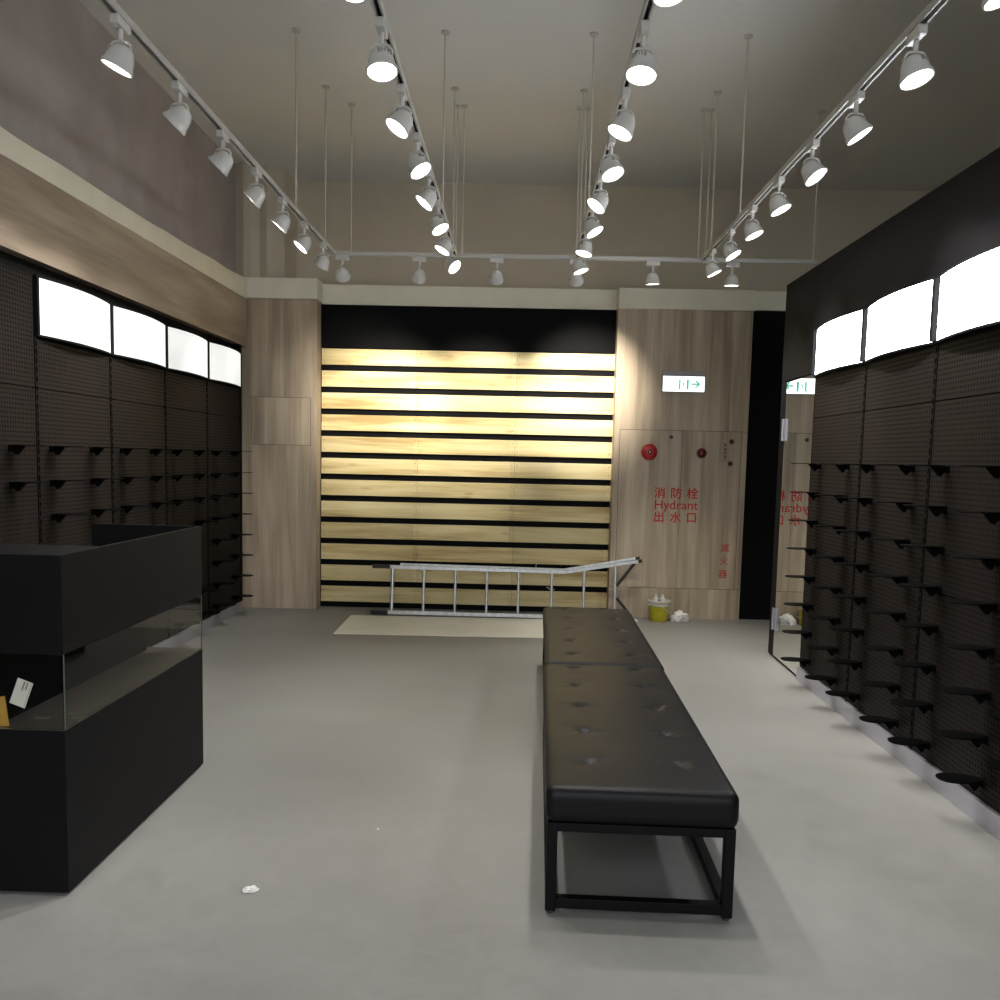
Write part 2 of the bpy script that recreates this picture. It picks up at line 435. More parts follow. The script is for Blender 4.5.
lb = ['lit light box over the left shelving, first from the left and largest', 'lit light box over the left shelving, second from the left',
      'greyish lit light box over the left shelving, third from the left', 'small looking light box over the left shelving next to the oak column']
for k in range(4):
    lightbox(-1, LJ[k+1], LJ[k+2], lb[k], 'light boxes of the left wall', 'box_l')

# ------------------------------------------------------------------ shoe shelves
def make_shelf(side):
    t = thing('shoe_shelf', '', 'shelf', (XL if side < 0 else XR, 0, 0), 0)
    s = -side; n = 36
    pts = []
    for i in range(n):
        a = 2*PI*i/n; c, q = math.cos(a), math.sin(a)
        L_ = .091; Wd = .063*(1+.10*c)
        pts.append((s*(.106+L_*math.copysign(abs(c)**.85, c)), Wd*math.copysign(abs(q)**.9, q)))
    bm = bmesh.new(); prism(bm, pts, 'z', -.0025, .0025)
    obj('shelf_plate', bm, 'shelf', t)
    bm = bmesh.new()
    prism(bm, [(s*.004, -.003), (s*.080, -.003), (s*.076, -.009), (s*.040, -.050), (s*.032, -.050), (s*.004, -.010)], 'y', -.014, .014)
    obj('bracket', bm, 'bracket', t, bevel=.002)
    bm = bmesh.new()
    quad_box(bm, min(s*.001, s*.006), max(s*.001, s*.006), -.022, .022, -.036, .002)
    quad_box(bm, min(s*.006, s*.014), max(s*.006, s*.014), -.018, -.012, -.030, -.006)
    quad_box(bm, min(s*.006, s*.014), max(s*.006, s*.014), .012, .018, -.030, -.006)
    obj('hook_plate', bm, 'bracket', t)
    return t
rows = ['top row', 'second row', 'third row', 'fourth row', 'fifth row', 'sixth row', 'seventh row', 'bottom row']
def zrow(r): return 1.566-.1955*r
protoR = make_shelf(1); first = True
rcols = [6.115, 5.595, 5.21, 4.68, 4.31, 3.80, 3.41]
rname = ['nearest the mirror', 'second from the mirror', 'third from the mirror', 'fourth from the mirror', 'fifth from the mirror', 'sixth from the mirror', 'at the picture edge']
protoR['group'] = 'shoe shelves on the right wall'
for c, y in enumerate(rcols):
    for r in range(8):
        if c == 6 and r > 6: continue
        lab = 'black oval shoe shelf on the right wall, %s, %s' % (rows[r], rname[c])
        if first: protoR.location = (XR, y, zrow(r)); protoR['label'] = lab; first = False
        else: dup(protoR, (XR, y, zrow(r)), lab)
protoL = make_shelf(-1); first = True
protoL['group'] = 'shoe shelves on the left wall'
lcols = [4.64, 5.05, 5.53, 5.95, 6.44, 6.84, 7.32, 7.73, 8.25]
lname = ['first from the left', 'second from the left', 'third from the left', 'fourth from the left', 'fifth from the left', 'sixth from the left',
         'seventh from the left', 'next but one to the oak column', 'nearest the oak column']
LVIS = {0: range(2), 1: range(3), 2: range(3), 3: range(3), 4: range(3), 5: list(range(3))+[7], 6: list(range(4))+[6, 7], 7: range(8), 8: range(8)}
for c, y in enumerate(lcols):
    for r in LVIS[c]:
        lab = 'black shoe shelf on the left wall, %s, %s' % (rows[r], lname[c])
        if first: protoL.location = (XL, y, zrow(r)); protoL['label'] = lab; first = False
        else: dup(protoL, (XL, y, zrow(r)), lab)

# ------------------------------------------------------------------ mirror door at the end of the right wall
ma = Vector((2.076, 6.335, 0)); mb = Vector((2.102, 7.22, 0)); md = mb-ma
ang = math.atan2(md.x, md.y)
mr_ = thing('mirror_door', 'tall mirror door with a black edge strip at the far end of the right wall', 'mirror', (ma.x, ma.y, 0), -ang)
ml = md.length
obj('mirror_pane', boxes((0, .006, 0, ml-.15, .02, 2.20)), 'mirror', mr_)
obj('door_leaf', boxes((.0065, .012, 0, ml, .008, 2.205), (0, .0064, ml-.149, ml, .008, 2.205), (-.002, .0064, 0, ml-.149, .008, .019)), 'black_wall', mr_)
for z in (.315, 1.83):
    hg = obj('hinge', boxes((-.008, -.0005, ml-.215, ml-.085, z-.085, z+.085)), 'alu', mr_, bevel=.002)
    bm = bmesh.new(); lathe(bm, [(.011, z-.087), (.011, z+.087)], 12, 'z', (-.014, ml-.150, 0))
    obj('hinge_knuckle', bm, 'alu', hg, smooth=True)

# ------------------------------------------------------------------ cash counter
ct = thing('display_counter', 'black cash counter with a glass display gap and raised open top, on the left', 'counter', (-1.53, 2.905, 0))
D, LN = .53, 1.315      # depth (to -x) and length (to +y)
obj('base_cabinet', boxes((-D, 0, 0, LN, .012, .59)), 'counter', ct, bevel=.0015)
obj('plinth', boxes((-D+.03, -.03, .03, LN-.03, 0, .012)), 'black_panel', ct)
obj('display_deck', boxes((-D+.002, -.002, .002, LN-.002, .5905, .5925)), 'shelf_top', ct)
obj('inner_panel', boxes((-.27, -.25, .006, LN-.07, .593, .853)), 'black_panel', ct)
obj('glass_panel', boxes((-.008, -.002, .0085, LN-.002, .5935, .853)), 'glass', ct)['label'] = 'clear side glass'
obj('glass_panel', boxes((-D+.01, -.002, .002, .008, .5935, .853)), 'glass', ct)['label'] = 'clear end glass'
obj('glass_edge', boxes((-.0075, -.0015, LN-.0018, LN-.0002, .5935, .853), (-.0018, -.0002, .002, .008, .5935, .853)), 'glass_edge', ct)
t_ = .018
obj('upper_counter', boxes((-D, 0, 0, LN, .855, .875), (-t_, 0, 0, LN, .875, 1.194), (-D, -t_, 0, t_, .875, 1.194),
                           (-D, -t_, LN-t_, LN, .875, 1.194)), 'counter', ct, bevel=.0012)
obj('counter_lid', boxes((-D, -t_-.0005, t_+.0005, .335, 1.172, 1.192), (-D, -t_-.0005, .317, .335, .8755, 1.1715)), 'counter', ct, bevel=.001)
# things lying in the display gap
def card(name, label, cat, corners, mat, marks=True):
    bm = bmesh.new()
    a = [bm.verts.new(p) for p in corners]
    b_ = [bm.verts.new(Vector(p)+Vector((.0012, 0, 0))) for p in corners]
    bm.faces.new(a[::-1]); bm.faces.new(b_)
    for i in range(4): bm.faces.new((a[i], a[(i+1) % 4], b_[(i+1) % 4], b_[i]))
    return tag(obj(name, bm, mat), label, cat)
Xp = -1.7795
lab_ = thing('paper_label', 'small white printed paper label stuck tilted inside the near glass of the counter', 'label', (-1.682, 2.9145, .716))
lr = math.radians(-20)
def lrect(u0, u1, v0, v1, y0, y1, bm):
    P = [(u*math.cos(lr)-v*math.sin(lr), u*math.sin(lr)+v*math.cos(lr)) for u, v in ((u0, v0), (u1, v0), (u1, v1), (u0, v1))]
    prism(bm, P, 'y', y0, y1)
bm = bmesh.new(); lrect(-.028, .028, -.047, .047, 0, .0008, bm); obj('card', bm, 'paper', lab_)
bm = bmesh.new(); rnd = random.Random(3)
for u in (-.004, .007):
    v = .041
    for i in range(7 if u < 0 else 5):
        d = rnd.uniform(.002, .005); lrect(u, u+.006, v-d, v, -.0004, -.00005, bm); v -= d+.0016
for i in range(11):
    lrect(.022, .0245, -.042+.0075*i, -.038+.0075*i, -.0004, -.00005, bm)
obj('printed_lines', bm, 'dark_ink', lab_)
oc = obj('ochre_card', boxes((-.05, 0, -.0015, 0, 0, .105)), 'ochre', loc=(-1.738, 2.935, .5935), rot=(math.radians(-3), math.radians(-9), 0))
tag(oc, 'ochre yellow card standing in the display gap at the left picture edge', 'card')
for i, (x, y, a, lb_) in enumerate(((-1.60, 3.105, .1, 'pale tape scrap on the display deck, farther one near the counter corner'), (-1.562, 3.055, .15, 'pale tape scrap on the display deck edge right at the counter corner'),
                               (-1.68, 3.04, -.3, 'pale tape scrap on the display deck left of the corner glass edge'))):
    tag(obj('tape_scrap', boxes((-.022, .022, -.013, .013, 0, .0015)), 'tape', loc=(x, y, .5926), rot=(0, 0, a)), lb_, 'tape scrap', 'tape scraps in the display gap')

# ------------------------------------------------------------------ upholstered benches
def rounded_box(bm, w, l, h, r, nx, ny, nz):
    hx, hy, hz = w/2, l/2, h/2
    def mp(p):
        q = Vector((max(-hx+r, min(hx-r, p.x)), max(-hy+r, min(hy-r, p.y)), max(-hz+r, min(hz-r, p.z))))
        d = p-q
        return q+d.normalized()*r if d.length > 1e-9 else p
    def face(o, u, v, nu, nv):
        grid = [[bm.verts.new(mp(o+u*(i/nu)+v*(j/nv))) for j in range(nv+1)] for i in range(nu+1)]
        for i in range(nu):
            for j in range(nv): bm.faces.new((grid[i][j], grid[i+1][j], grid[i+1][j+1], grid[i][j+1]))
    V = Vector
    face(V((-hx, -hy, hz)), V((w, 0, 0)), V((0, l, 0)), nx, ny); face(V((-hx, -hy, -hz)), V((w, 0, 0)), V((0, l, 0)), nx, ny)
    face(V((-hx, -hy, -hz)), V((w, 0, 0)), V((0, 0, h)), nx, nz); face(V((-hx, hy, -hz)), V((w, 0, 0)), V((0, 0, h)), nx, nz)
    face(V((-hx, -hy, -hz)), V((0, l, 0)), V((0, 0, h)), ny, nz); face(V((hx, -hy, -hz)), V((0, l, 0)), V((0, 0, h)), ny, nz)
    bmesh.ops.remove_doubles(bm, verts=bm.verts, dist=1e-5)

def make_bench(label, loc, rz, W, L_, btn_y, seed):
    t = thing('upholstered_bench', label, 'bench', loc, rz, 'black tufted benches')
    z0, z1 = .325, .452
    bm = bmesh.new()
    rounded_box(bm, W, L_, z1-z0, .034, 46, 128, 10)
    pits = [(x, y) for y in btn_y for x in (-.165, .172)]
    rnd = random.Random(seed)
    folds = [(rnd.uniform(0, 6.28), rnd.uniform(0, 6.28)) for _ in pits]
    for v in bm.verts:
        p = v.co
        if p.z > 0:
            crown = .008*(1-(2*p.x/W)**2)*(1-(abs(2*p.y/L_))**6)
            dz = crown+.0015*noise.noise(Vector((p.x*5+seed, p.y*5, 0)))
            for (px, py), (f1, f2) in zip(pits, folds):
                dx, dy = p.x-px, p.y-py; d = math.hypot(dx, dy)
                if d < .16:
                    a = math.atan2(dy, dx)
                    dz -= .016*math.exp(-(d/.022)**2)+.0032*math.exp(-(d/.07)**2)*(1+.9*math.sin(2*a+f1)+.6*math.sin(5*a+f2))
            k = max(0, min(1, p.z/((z1-z0)/2)))
            v.co.z += dz*k
        v.co.z += (z0+z1)/2
    obj('seat_cushion', bm, 'leather', t, smooth=True)
    for px, py in pits:
        bm = bmesh.new(); lathe(bm, [(.003, .003), (.009, .0022), (.012, 0), (.012, -.003)], 14)
        obj('button', bm, 'leather', t, smooth=True, loc=(px, py, z1-.0125))
    w, l, s = W-.018, L_-.03, .036
    hw, hl = w/2, l/2
    for sx in (-1, 1):
        for sy in (-1, 1):
            x0, y0 = sx*(hw-s/2), sy*(hl-s/2)
            lg = obj('leg', boxes((x0-s/2, x0+s/2, y0-s/2, y0+s/2, .012, .3245)), 'frame', t, bevel=.002)
            bm = bmesh.new(); lathe(bm, [(.012, 0), (.014, .006), (.012, .0118)], 14, 'z', (x0, y0, 0))
            obj('foot_glide', bm, 'rubber', lg, smooth=True)
    def ring(z0_, z1_, e):
        return boxes((-hw+s+e, hw-s-e, -hl, -hl+s, z0_, z1_), (-hw+s+e, hw-s-e, hl-s, hl, z0_, z1_),
                     (-hw, -hw+s, -hl+s+e, hl-s-e, z0_, z1_), (hw-s, hw, -hl+s+e, hl-s-e, z0_, z1_))
    obj('top_rail', ring(.295, .3245, .0003), 'frame', t, bevel=.0015)
    obj('bottom_rail', ring(.022, .058, .0003), 'frame', t, bevel=.0015)
    return t
make_bench('near black tufted leatherette bench on a black steel frame, closest to the camera', (.465, 3.79, 0), -math.radians(1.3), .654, 1.845,
           [-.65, -.285, .09, .45, .83], 1)
make_bench('far black tufted leatherette bench, set end to end behind the near one', (.515, 5.645, 0), -math.radians(1.1), .650, 1.85,
           [-.69, -.325, .055, .44, .83], 2)

# ------------------------------------------------------------------ ladder lying on its side
ld = thing('step_ladder', 'aluminium folding ladder lying on its side against the slatted wall', 'ladder', (-1.25, 8.56, 0))
YL = 0.
bm = bmesh.new()
bar(bm, (0, .02, .470), (1.75, .02, .462), .034, .034); bar(bm, (1.75, .02, .462), (2.44, .02, .582), .030, .028)
obj('rail', bm, 'ladder', ld, bevel=.003)
bm = bmesh.new()
bar(bm, (0, -.05, .030), (1.9, -.05, .030), .034, .036); bar(bm, (1.9, -.05, .030), (2.3, -.05, .028), .03, .03)
obj('rail', bm, 'ladder', ld, bevel=.003)
bm = bmesh.new()
bar(bm, (.1, .085, .490), (1.72, .085, .474), .026, .024); bar(bm, (1.72, .085, .474), (2.42, .085, .606), .026, .024)
obj('rear_rail', bm, 'ladder', ld, bevel=.003)
for i, x in enumerate((.035, .345, .655, .965, 1.275, 1.60, 1.915, 2.22)):
    zt = .462 if x < 1.75 else .462+(x-1.75)*.174
    bm = bmesh.new(); tube(bm, [(x, .016, zt-.006), (x, -.044, .047)], .017 if i == 0 else .0125, 10)
    obj('rung', bm, 'ladder', ld, smooth=True)
for (a, b_) in (((-.165, .02, .472), (.01, .02, .470)), ((-.17, -.05, .025), (.0, -.05, .027))):
    bm = bmesh.new(); bar(bm, a, b_, .036, .032); p = Vector(a)
    for k in range(7): bar(bm, p+Vector((.012+.024*k, 0, 0)), p+Vector((.022+.024*k, 0, 0)), .042, .040)
    obj('rubber_foot', bm, 'rubber', ld)
bm = bmesh.new(); bar(bm, (2.235, .0, .34), (2.41, .02, .57), .024, .024); obj('brace', bm, 'rubber', ld)
bm = bmesh.new(); bar(bm, (2.235, -.02, .225), (2.385, -.045, .045), .026, .024); obj('brace', bm, 'rubber', ld)
bm = bmesh.new(); bar(bm, (2.44, .02, .584), (2.475, .02, .590), .034, .03); bar(bm, (2.42, .075, .606), (2.46, .075, .613), .028, .024)
obj('end_cap', bm, 'rubber', ld)
bm = bmesh.new(); tube(bm, [(1.88, -.02, .50), (1.885, .0, .53), (1.878, .02, .555)], .003, 6); tube(bm, [(1.44, .0, .49), (1.442, .0, .52), (1.45, .02, .54)], .003, 6)
tube(bm, [(1.55, -.03, .315), (1.585, -.035, .295), (1.60, -.04, .27), (1.625, -.035, .30)], .004, 6)
obj('loose_cord', bm, 'cloudy', ld)

# white board on the floor
bm = bmesh.new()
prism(bm, [(-1.60, 8.44), (-1.58, 7.53), (.62, 7.60), (.60, 8.50)], 'z', 0, .004)
tag(obj('white_board', bm, 'sheet'), 'thin off-white board lying flat on the floor in front of the ladder', 'board')

# ------------------------------------------------------------------ bucket, bottles, rags
bk = thing('yellow_bucket', 'small yellow plastic bucket with a cloudy top on the floor by the hydrant cupboard', 'bucket', (1.415, 8.60, 0))
bm = bmesh.new(); lathe(bm, [(.084, 0), (.088, .006), (.098, .150), (.094, .150), (.082, .010)], 36); obj('bucket_body', bm, 'yellow', bk, smooth=True)
bm = bmesh.new(); lathe(bm, [(.0985, .151), (.110, .153), (.112, .160), (.104, .163), (.104, .186), (.116, .190), (.116, .202), (.100, .206), (.096, .200), (.094, .152)], 36)
obj('rim', bm, 'cloudy', bk, smooth=True)
bm = bmesh.new(); lathe(bm, [(.0935, .180), (.0935, .188)], 32); obj('lid', bm, 'cloudy', bk, smooth=True)
bm = bmesh.new()
tube(bm, [(.112*math.cos(a)*1.02, .118*math.sin(a), .165-.085*max(0, math.cos(a+.3))**2 * (1 if a > -PI/2 else .2)) for a in [(-PI+PI*i/14) for i in range(15)]], .004, 8)
obj('bucket_handle', bm, 'cloudy', bk, smooth=True)
for i, (x, y, h, lb_) in enumerate(((1.375, 8.57, .075, 'little white bottle standing on the left of the bucket lid'), (1.445, 8.59, .070, 'little white bottle leaning on the right of the bucket lid'))):
    b = thing('bottle', lb_, 'bottle', (x, y, .1883), 0, 'bottles on the bucket lid')
    b.rotation_euler = (0, 0, 0)
    bm = bmesh.new(); lathe(bm, [(.019, 0), (.022, .003), (.022, h*.6), (.009, h*.75), (.009, h*.8)], 18); obj('body', bm, 'white_cloth', b, smooth=True)
    bm = bmesh.new(); lathe(bm, [(.012, h*.8), (.012, h*1.05)], 14); obj('cap', bm, 'white_metal' if i else 'cloudy', b, smooth=True)
bm = bmesh.new(); lathe(bm, [(.014, 0), (.014, .028), (.010, .03)], 14)
tag(obj('dark_cap', bm, 'sign_grey', loc=(1.412, 8.56, .1883), smooth=True), 'short grey cap lying between the two bottles on the bucket lid', 'cap')

def crumple(name, label, loc, sx, sy, sz, seed, mat='white_cloth', cat='cloth'):
    bm = bmesh.new(); bmesh.ops.create_icosphere(bm, subdivisions=5, radius=1)
    for v in bm.verts:
        p = v.co.copy()
        n1 = noise.noise(p*1.7+Vector((seed, 0, 0))); n2 = abs(noise.noise(p*3.6+Vector((0, seed, 0)))); n3 = abs(noise.noise(p*8+Vector((seed, seed, 0))))
        q = p*(1+.35*n1-.55*n2-.18*n3)
        v.co = Vector((q.x*sx, q.y*sy, max(0, q.z*sz+sz*.45)))
    o = obj(name, bm, mat, loc=loc); 
    for p in o.data.polygons: p.use_smooth = True
    return tag(o, label, cat)
crumple('white_rag', 'crumpled white rag on the floor right of the yellow bucket', (1.620, 8.60, 0), .088, .07, .068, 4)
crumple('white_scrap', 'small white cloth scrap under the ladder end by the bucket', (1.15, 8.48, 0), .05, .035, .022, 9)
crumple('paper_scrap', 'torn whitish paper scrap on the floor in the foreground left of the bench', (-.918, 2.985, 0), .032, .022, .010, 12, 'white_cloth', 'paper scrap')
crumple('white_crumb', 'tiny white crumb on the floor between counter and bench', (-.55, 3.53, 0), .006, .006, .005, 15, 'white_cloth', 'crumb')

# ------------------------------------------------------------------ hydrant cupboard in the back right panel
hc = thing('hydrant_cupboard', 'flush oak fire hydrant cupboard with red lettering right of the slatted wall', 'cupboard', (0, YB-.0005, 0))
hx = (.985, 1.60, 2.180); hz = (.303, 1.870)
g = .0045
obj('joint', boxes((hx[0], 2.225, -.0012, 0, hz[1]-g, hz[1]), (.94, 2.225, -.0012, 0, hz[0], hz[0]+g), (hx[0], hx[0]+g, -.0012, 0, hz[0]+g, hz[1]-g),
                   (hx[2]-g, hx[2], -.0012, 0, hz[0]+g, hz[1]-g), (hx[1]-.0015, hx[1]+.0015, -.0012, 0, hz[0]+g, hz[1]-g)), 'groove', hc)
dl = obj('door', boxes((hx[0]+g, hx[1]-.0015, -.001, 0, hz[0]+g, hz[1]-g)), 'oak', hc)
dr = obj('door', boxes((hx[1]+.0015, hx[2]-g, -.001, 0, hz[0]+g, hz[1]-g)), 'oak', hc)
yt = -.0022
# each character is placed on its own, as spaced on the door
def glyphs(s, x0, dx, z, size, mat, name, bold=.004):
    for i, ch in enumerate(s):
        text(name, ch, size, (x0+dx*i, yt, z), mat, hc, bold=bold*size, align='CENTER')
glyphs('消防栓', 1.400, .161, 1.210, .118, 'red_ink', 'lettering', .012)
text('lettering', 'Hydrant', .128, (1.345, yt, 1.095), 'red_ink', hc, bold=.0006, sx=1.02)
glyphs('出水口', 1.400, .161, .973, .115, 'red_ink', 'lettering', .012)
for i, ch in enumerate('滅火器'):
    text('lettering', ch, .092, (2.064-.004*i, yt, .69-.131*i), 'red_ink', hc, align='CENTER')
for i, ch in enumerate('緊急用插座'):
    text('lettering', ch, .034, (2.024, yt, 1.722-.0375*i), 'dark_ink', hc, align='CENTER', bold=.0006)
# fittings
ab = thing('alarm_bell', 'round red alarm bell on the oak panel above the hydrant lettering', 'alarm bell', (1.278, YB-.001, 1.652))
bm = bmesh.new(); lathe(bm, [(.040, 0), (.040, -.014)], 32, 'y'); obj('base_plate', bm, 'sign_grey', ab)
bm = bmesh.new(); lathe(bm, [(.078, -.012), (.080, -.018), (.077, -.030), (.060, -.046), (.035, -.055), (.022, -.057)], 40, 'y'); obj('gong', bm, 'red', ab, smooth=True)
bm = bmesh.new(); lathe(bm, [(.022, -.055), (.022, -.060), (.014, -.064)], 20, 'y'); obj('centre_nut', bm, 'dark_red', ab, smooth=True)
bm = bmesh.new(); lathe(bm, [(.006, -.063), (.005, -.070)], 12, 'y'); obj('stud', bm, 'white_metal', ab)
il = thing('indicator_lamp', 'small dark red domed indicator lamp on the oak panel right of the bell', 'indicator lamp', (1.793, YB-.001, 1.652))
bm = bmesh.new(); lathe(bm, [(.050, 0), (.050, -.012), (.044, -.016)], 32, 'y'); obj('base_ring', bm, 'brown', il, smooth=True)
bm = bmesh.new(); lathe(bm, [(.044, -.012)]+[(.044*math.cos(a), -.014-.042*math.sin(a)) for a in [PI/2*i/8 for i in range(1, 8)]]+[(.004, -.0562)], 32, 'y'); obj('dome', bm, 'dark_red', il, smooth=True)
for x, z, r, lb_ in ((1.490, 1.803, .019, 'small dark round lock between bell and lamp on the oak panel'), (2.082, 1.770, .024, 'upper dark round socket at the right of the oak panel'),
                     (2.078, 1.556, .024, 'lower dark round socket at the right of the oak panel')):
    s_ = thing('wall_lock' if 'lock' in lb_ else 'wall_socket', lb_, 'lock' if 'lock' in lb_ else 'socket', (x, YB-.001, z))
    bm = bmesh.new(); lathe(bm, [(r, 0), (r, -.008), (r*.8, -.012), (r*.55, -.012), (r*.5, -.006)], 24, 'y'); obj('collar', bm, 'brown', s_, smooth=True)
    bm = bmesh.new(); lathe(bm, [(r*.45, -.005), (r*.4, -.011)], 16, 'y'); obj('core', bm, 'rubber', s_)
# exit sign
ex = thing('exit_sign', 'lit white exit sign with green running man and arrow on the oak panel', 'exit sign', (1.378, YB, 2.240))
W, H = .405, .200
obj('housing', boxes((0, W, -.055, 0, 0, .202)), 'sign_grey', ex, bevel=.003)
obj('lit_face', boxes((.002, W-.002, -.058, -.0555, .003, .148)), 'sign_face', ex)
ye = -.0595
bm = bmesh.new()
quad_box(bm, .155, .173, ye, ye+.001, .030, .120); quad_box(bm, .146, .173, ye, ye+.001, .022, .0299)
obj('door_leaf_symbol', bm, 'green', ex)
obj('door_post_symbol', boxes((.229, .252, ye, ye+.001, .022, .120)), 'green', ex)
bm = bmesh.new()
def st(a, b_, w):
    a = Vector((a[0], ye, a[1])); b_ = Vector((b_[0], ye, b_[1])); bar(bm, a, b_, .001, w, up=(b_-a).cross(Vector((0, 1, 0))).normalized())
lathe(bm, [(.0062, ye-.0004), (.0062, ye+.0006)], 12, 'y', (.206, 0, .098))
st((.203, .090), (.197, .068), .011); st((.203, .088), (.214, .080), .006); st((.214, .080), (.220, .086), .004)
st((.201, .086), (.190, .080), .006); st((.190, .080), (.187, .070), .004)
st((.197, .069), (.209, .056), .0075); st((.209, .056), (.210, .038), .0075); st((.197, .069), (.190, .054), .0075); st((.190, .054), (.180, .050), .0075)
obj('running_man', bm, 'green', ex)
bm = bmesh.new()
prism(bm, [(.278, .067), (.330, .067), (.308, .040), (.330, .040), (.366, .076), (.330, .112), (.308, .112), (.330, .085), (.278, .085)], 'y', ye, ye+.001)
obj('arrow', bm, 'green', ex)
text('sign_lettering', '出口', .036, (.024, ye, .068), 'pale_print', ex, extrude=.0004, spacing=1.0)
text('sign_lettering', 'EXIT', .030, (.024, ye, .032), 'pale_print', ex, extrude=.0004, spacing=1.2)

# ------------------------------------------------------------------ ceiling tracks
ZT = 3.20; ZC = 4.38
def track(label, p, q, rods):
    p = Vector(p); q = Vector(q)
    t = thing('lighting_track', label, 'lighting track', p, 0, 'white ceiling lighting tracks')
    d = (q-p); n_ = d.normalized(); s = Vector((-n_.y, n_.x, 0))
    bm = bmesh.new()
    for off in (-.013, .013): bar(bm, s*off, d+s*off, .008, .030)
    bar(bm, Vector((0, 0, .012)), d+Vector((0, 0, .012)), .018, .006)
    obj('rail', bm, 'track', t)
    bm = bmesh.new(); bar(bm, Vector((0, 0, .004))+n_*.002, d+Vector((0, 0, .004))-n_*.002, .017, .006)
    obj('conductor_groove', bm, 'slot', t)
    bm = bmesh.new()
    bar(bm, Vector((0, 0, 0))-n_*.012, Vector((0, 0, 0)), .036, .034); bar(bm, d, d+n_*.012, .036, .034)
    obj('end_cap', bm, 'track', t)
    for r, off in rods:
        b_ = d*r+s*off
        bm = bmesh.new(); tube(bm, [b_+Vector((0, 0, .0165)), b_+Vector((0, 0, ZC-ZT-.006))], .0065, 8)
        rd = obj('suspension_rod', bm, 'rod', t, smooth=True)
        bm = bmesh.new(); lathe(bm, [(.03, ZC-ZT-.012), (.03, ZC-ZT-.0005)], 16, 'z', b_); obj('ceiling_plate', bm, 'track', rd)
    return t
TX = (-1.56, -.56, .43, 1.45); Y0 = 2.2; Y1 = 7.33
tn = ['leftmost white lighting track running away from the camera, nearest the left shelving', 'second white lighting track from the left running away from the camera',
      'third white lighting track from the left running away from the camera', 'rightmost white lighting track running away from the camera, nearest the black wall']
for x, l in zip(TX, tn):
    track(l, (x, Y0, ZT), (x, Y1, ZT), [((6.15-Y0)/(Y1-Y0), 0), ((7.05-Y0)/(Y1-Y0), 0), ((3.3-Y0)/(Y1-Y0), 0)])
track('white lighting track running crosswise in front of the slatted wall', (-1.60, 7.385, ZT), (2.37, 7.385, ZT),
      [(.045, 0), (.262, 0), (.275, 0), (.51, 0), (.525, 0), (.76, 0), (.775, 0), (.995, 0)])

# ------------------------------------------------------------------ track spotlights
def make_spot():
    t = thing('track_spotlight', '', 'spotlight', (0, 0, ZT-.0155), 0)
    obj('adapter', boxes((-.017, .017, -.055, .055, -.036, -.0005)), 'white_metal', t, bevel=.003)
    bm = bmesh.new()
    tube(bm, [(0, 0, -.036), (0, 0, -.078)], .010, 12)
    for s in (-1, 1):
        tube(bm, [(0, 0, -.078), (s*.028, 0, -.082), (s*.040, 0, -.100), (s*.040, 0, -.138)], .0052, 8)
    obj('yoke', bm, 'white_metal', t, smooth=True)
    bm = bmesh.new()        # lamp body, face towards -z, pivot at its middle
    lathe(bm, [(.004, .049), (.022, .046), (.036, .036), (.045, .020), (.050, .004), (.053, -.012), (.057, -.026), (.0615, -.032), (.0615, -.044), (.056, -.044), (.054, -.036), (.048, -.030)], 36, cap=False)
    h = obj('lamp_housing', bm, 'white_metal', t, smooth=True, loc=(0, 0, -.140))
    bm = bmesh.new(); lathe(bm, [(.0535, -.0375), (.0535, -.0405), (.03, -.043), (.004, -.044)], 30)
    obj('lens', bm, 'lens', h, smooth=True)
    bm = bmesh.new()
    for a in range(5):
        quad_box(bm, -.003+(a-2)*.012, .003+(a-2)*.012, .040, .0475, .004, .022)
    obj('vent', bm, 'sign_grey', h)
    l = bpy.data.lights.new('spot_beam', 'SPOT'); l.energy = 30; l.spot_size = math.radians(52); l.spot_blend = 1.; l.shadow_soft_size = .045
    l.color = (1, .95, .88)
    lo = bpy.data.objects.new('spot_beam', l); C.objects.link(lo); lo.parent = h; lo.location = (0, 0, -.055)
    return t
sp = make_spot(); sp_used = [False]; LD = {}
def spot(x, y, d, label, cross=False, power=30, size=52, col=(1, .95, .88), group='white spotlights on the ceiling tracks'):
    if not sp_used[0]:
        t = sp; parts = {c.name.split('.')[0]: c for c in sp.children_recursive}; sp_used[0] = True
        t.location = (x, y, ZT-.0155); t['label'] = label
    else: t, parts = dup(sp, (x, y, ZT-.0155), label)
    t['group'] = group
    if cross: t.rotation_euler = (0, 0, PI/2)
    v = Vector(d).normalized()
    if cross: v = Matrix.Rotation(-PI/2, 3, 'Z') @ v
    parts['lamp_housing'].rotation_euler = v.to_track_quat('-Z', 'Y').to_euler()
    key = (power, size, col)
    if key not in LD:
        l = sp_light.copy(); l.energy = power; l.spot_size = math.radians(size); l.color = col; LD[key] = l
    parts['spot_beam'].data = LD[key]
    return t
sp_light = [c for c in sp.children_recursive if c.type == 'LIGHT'][0].data
YS = (2.9, 3.49, 4.08, 4.66, 5.24, 5.81, 6.38, 6.97)  # lamps nearest the camera are added to brighten the foreground floor
near = ['eighth from its far end, added to light the foreground', 'seventh from its far end, added to light the foreground', 'sixth from its far end, added to light the foreground', 'fifth from its far end', 'fourth from its far end', 'third from its far end', 'second from its far end', 'at its far end']
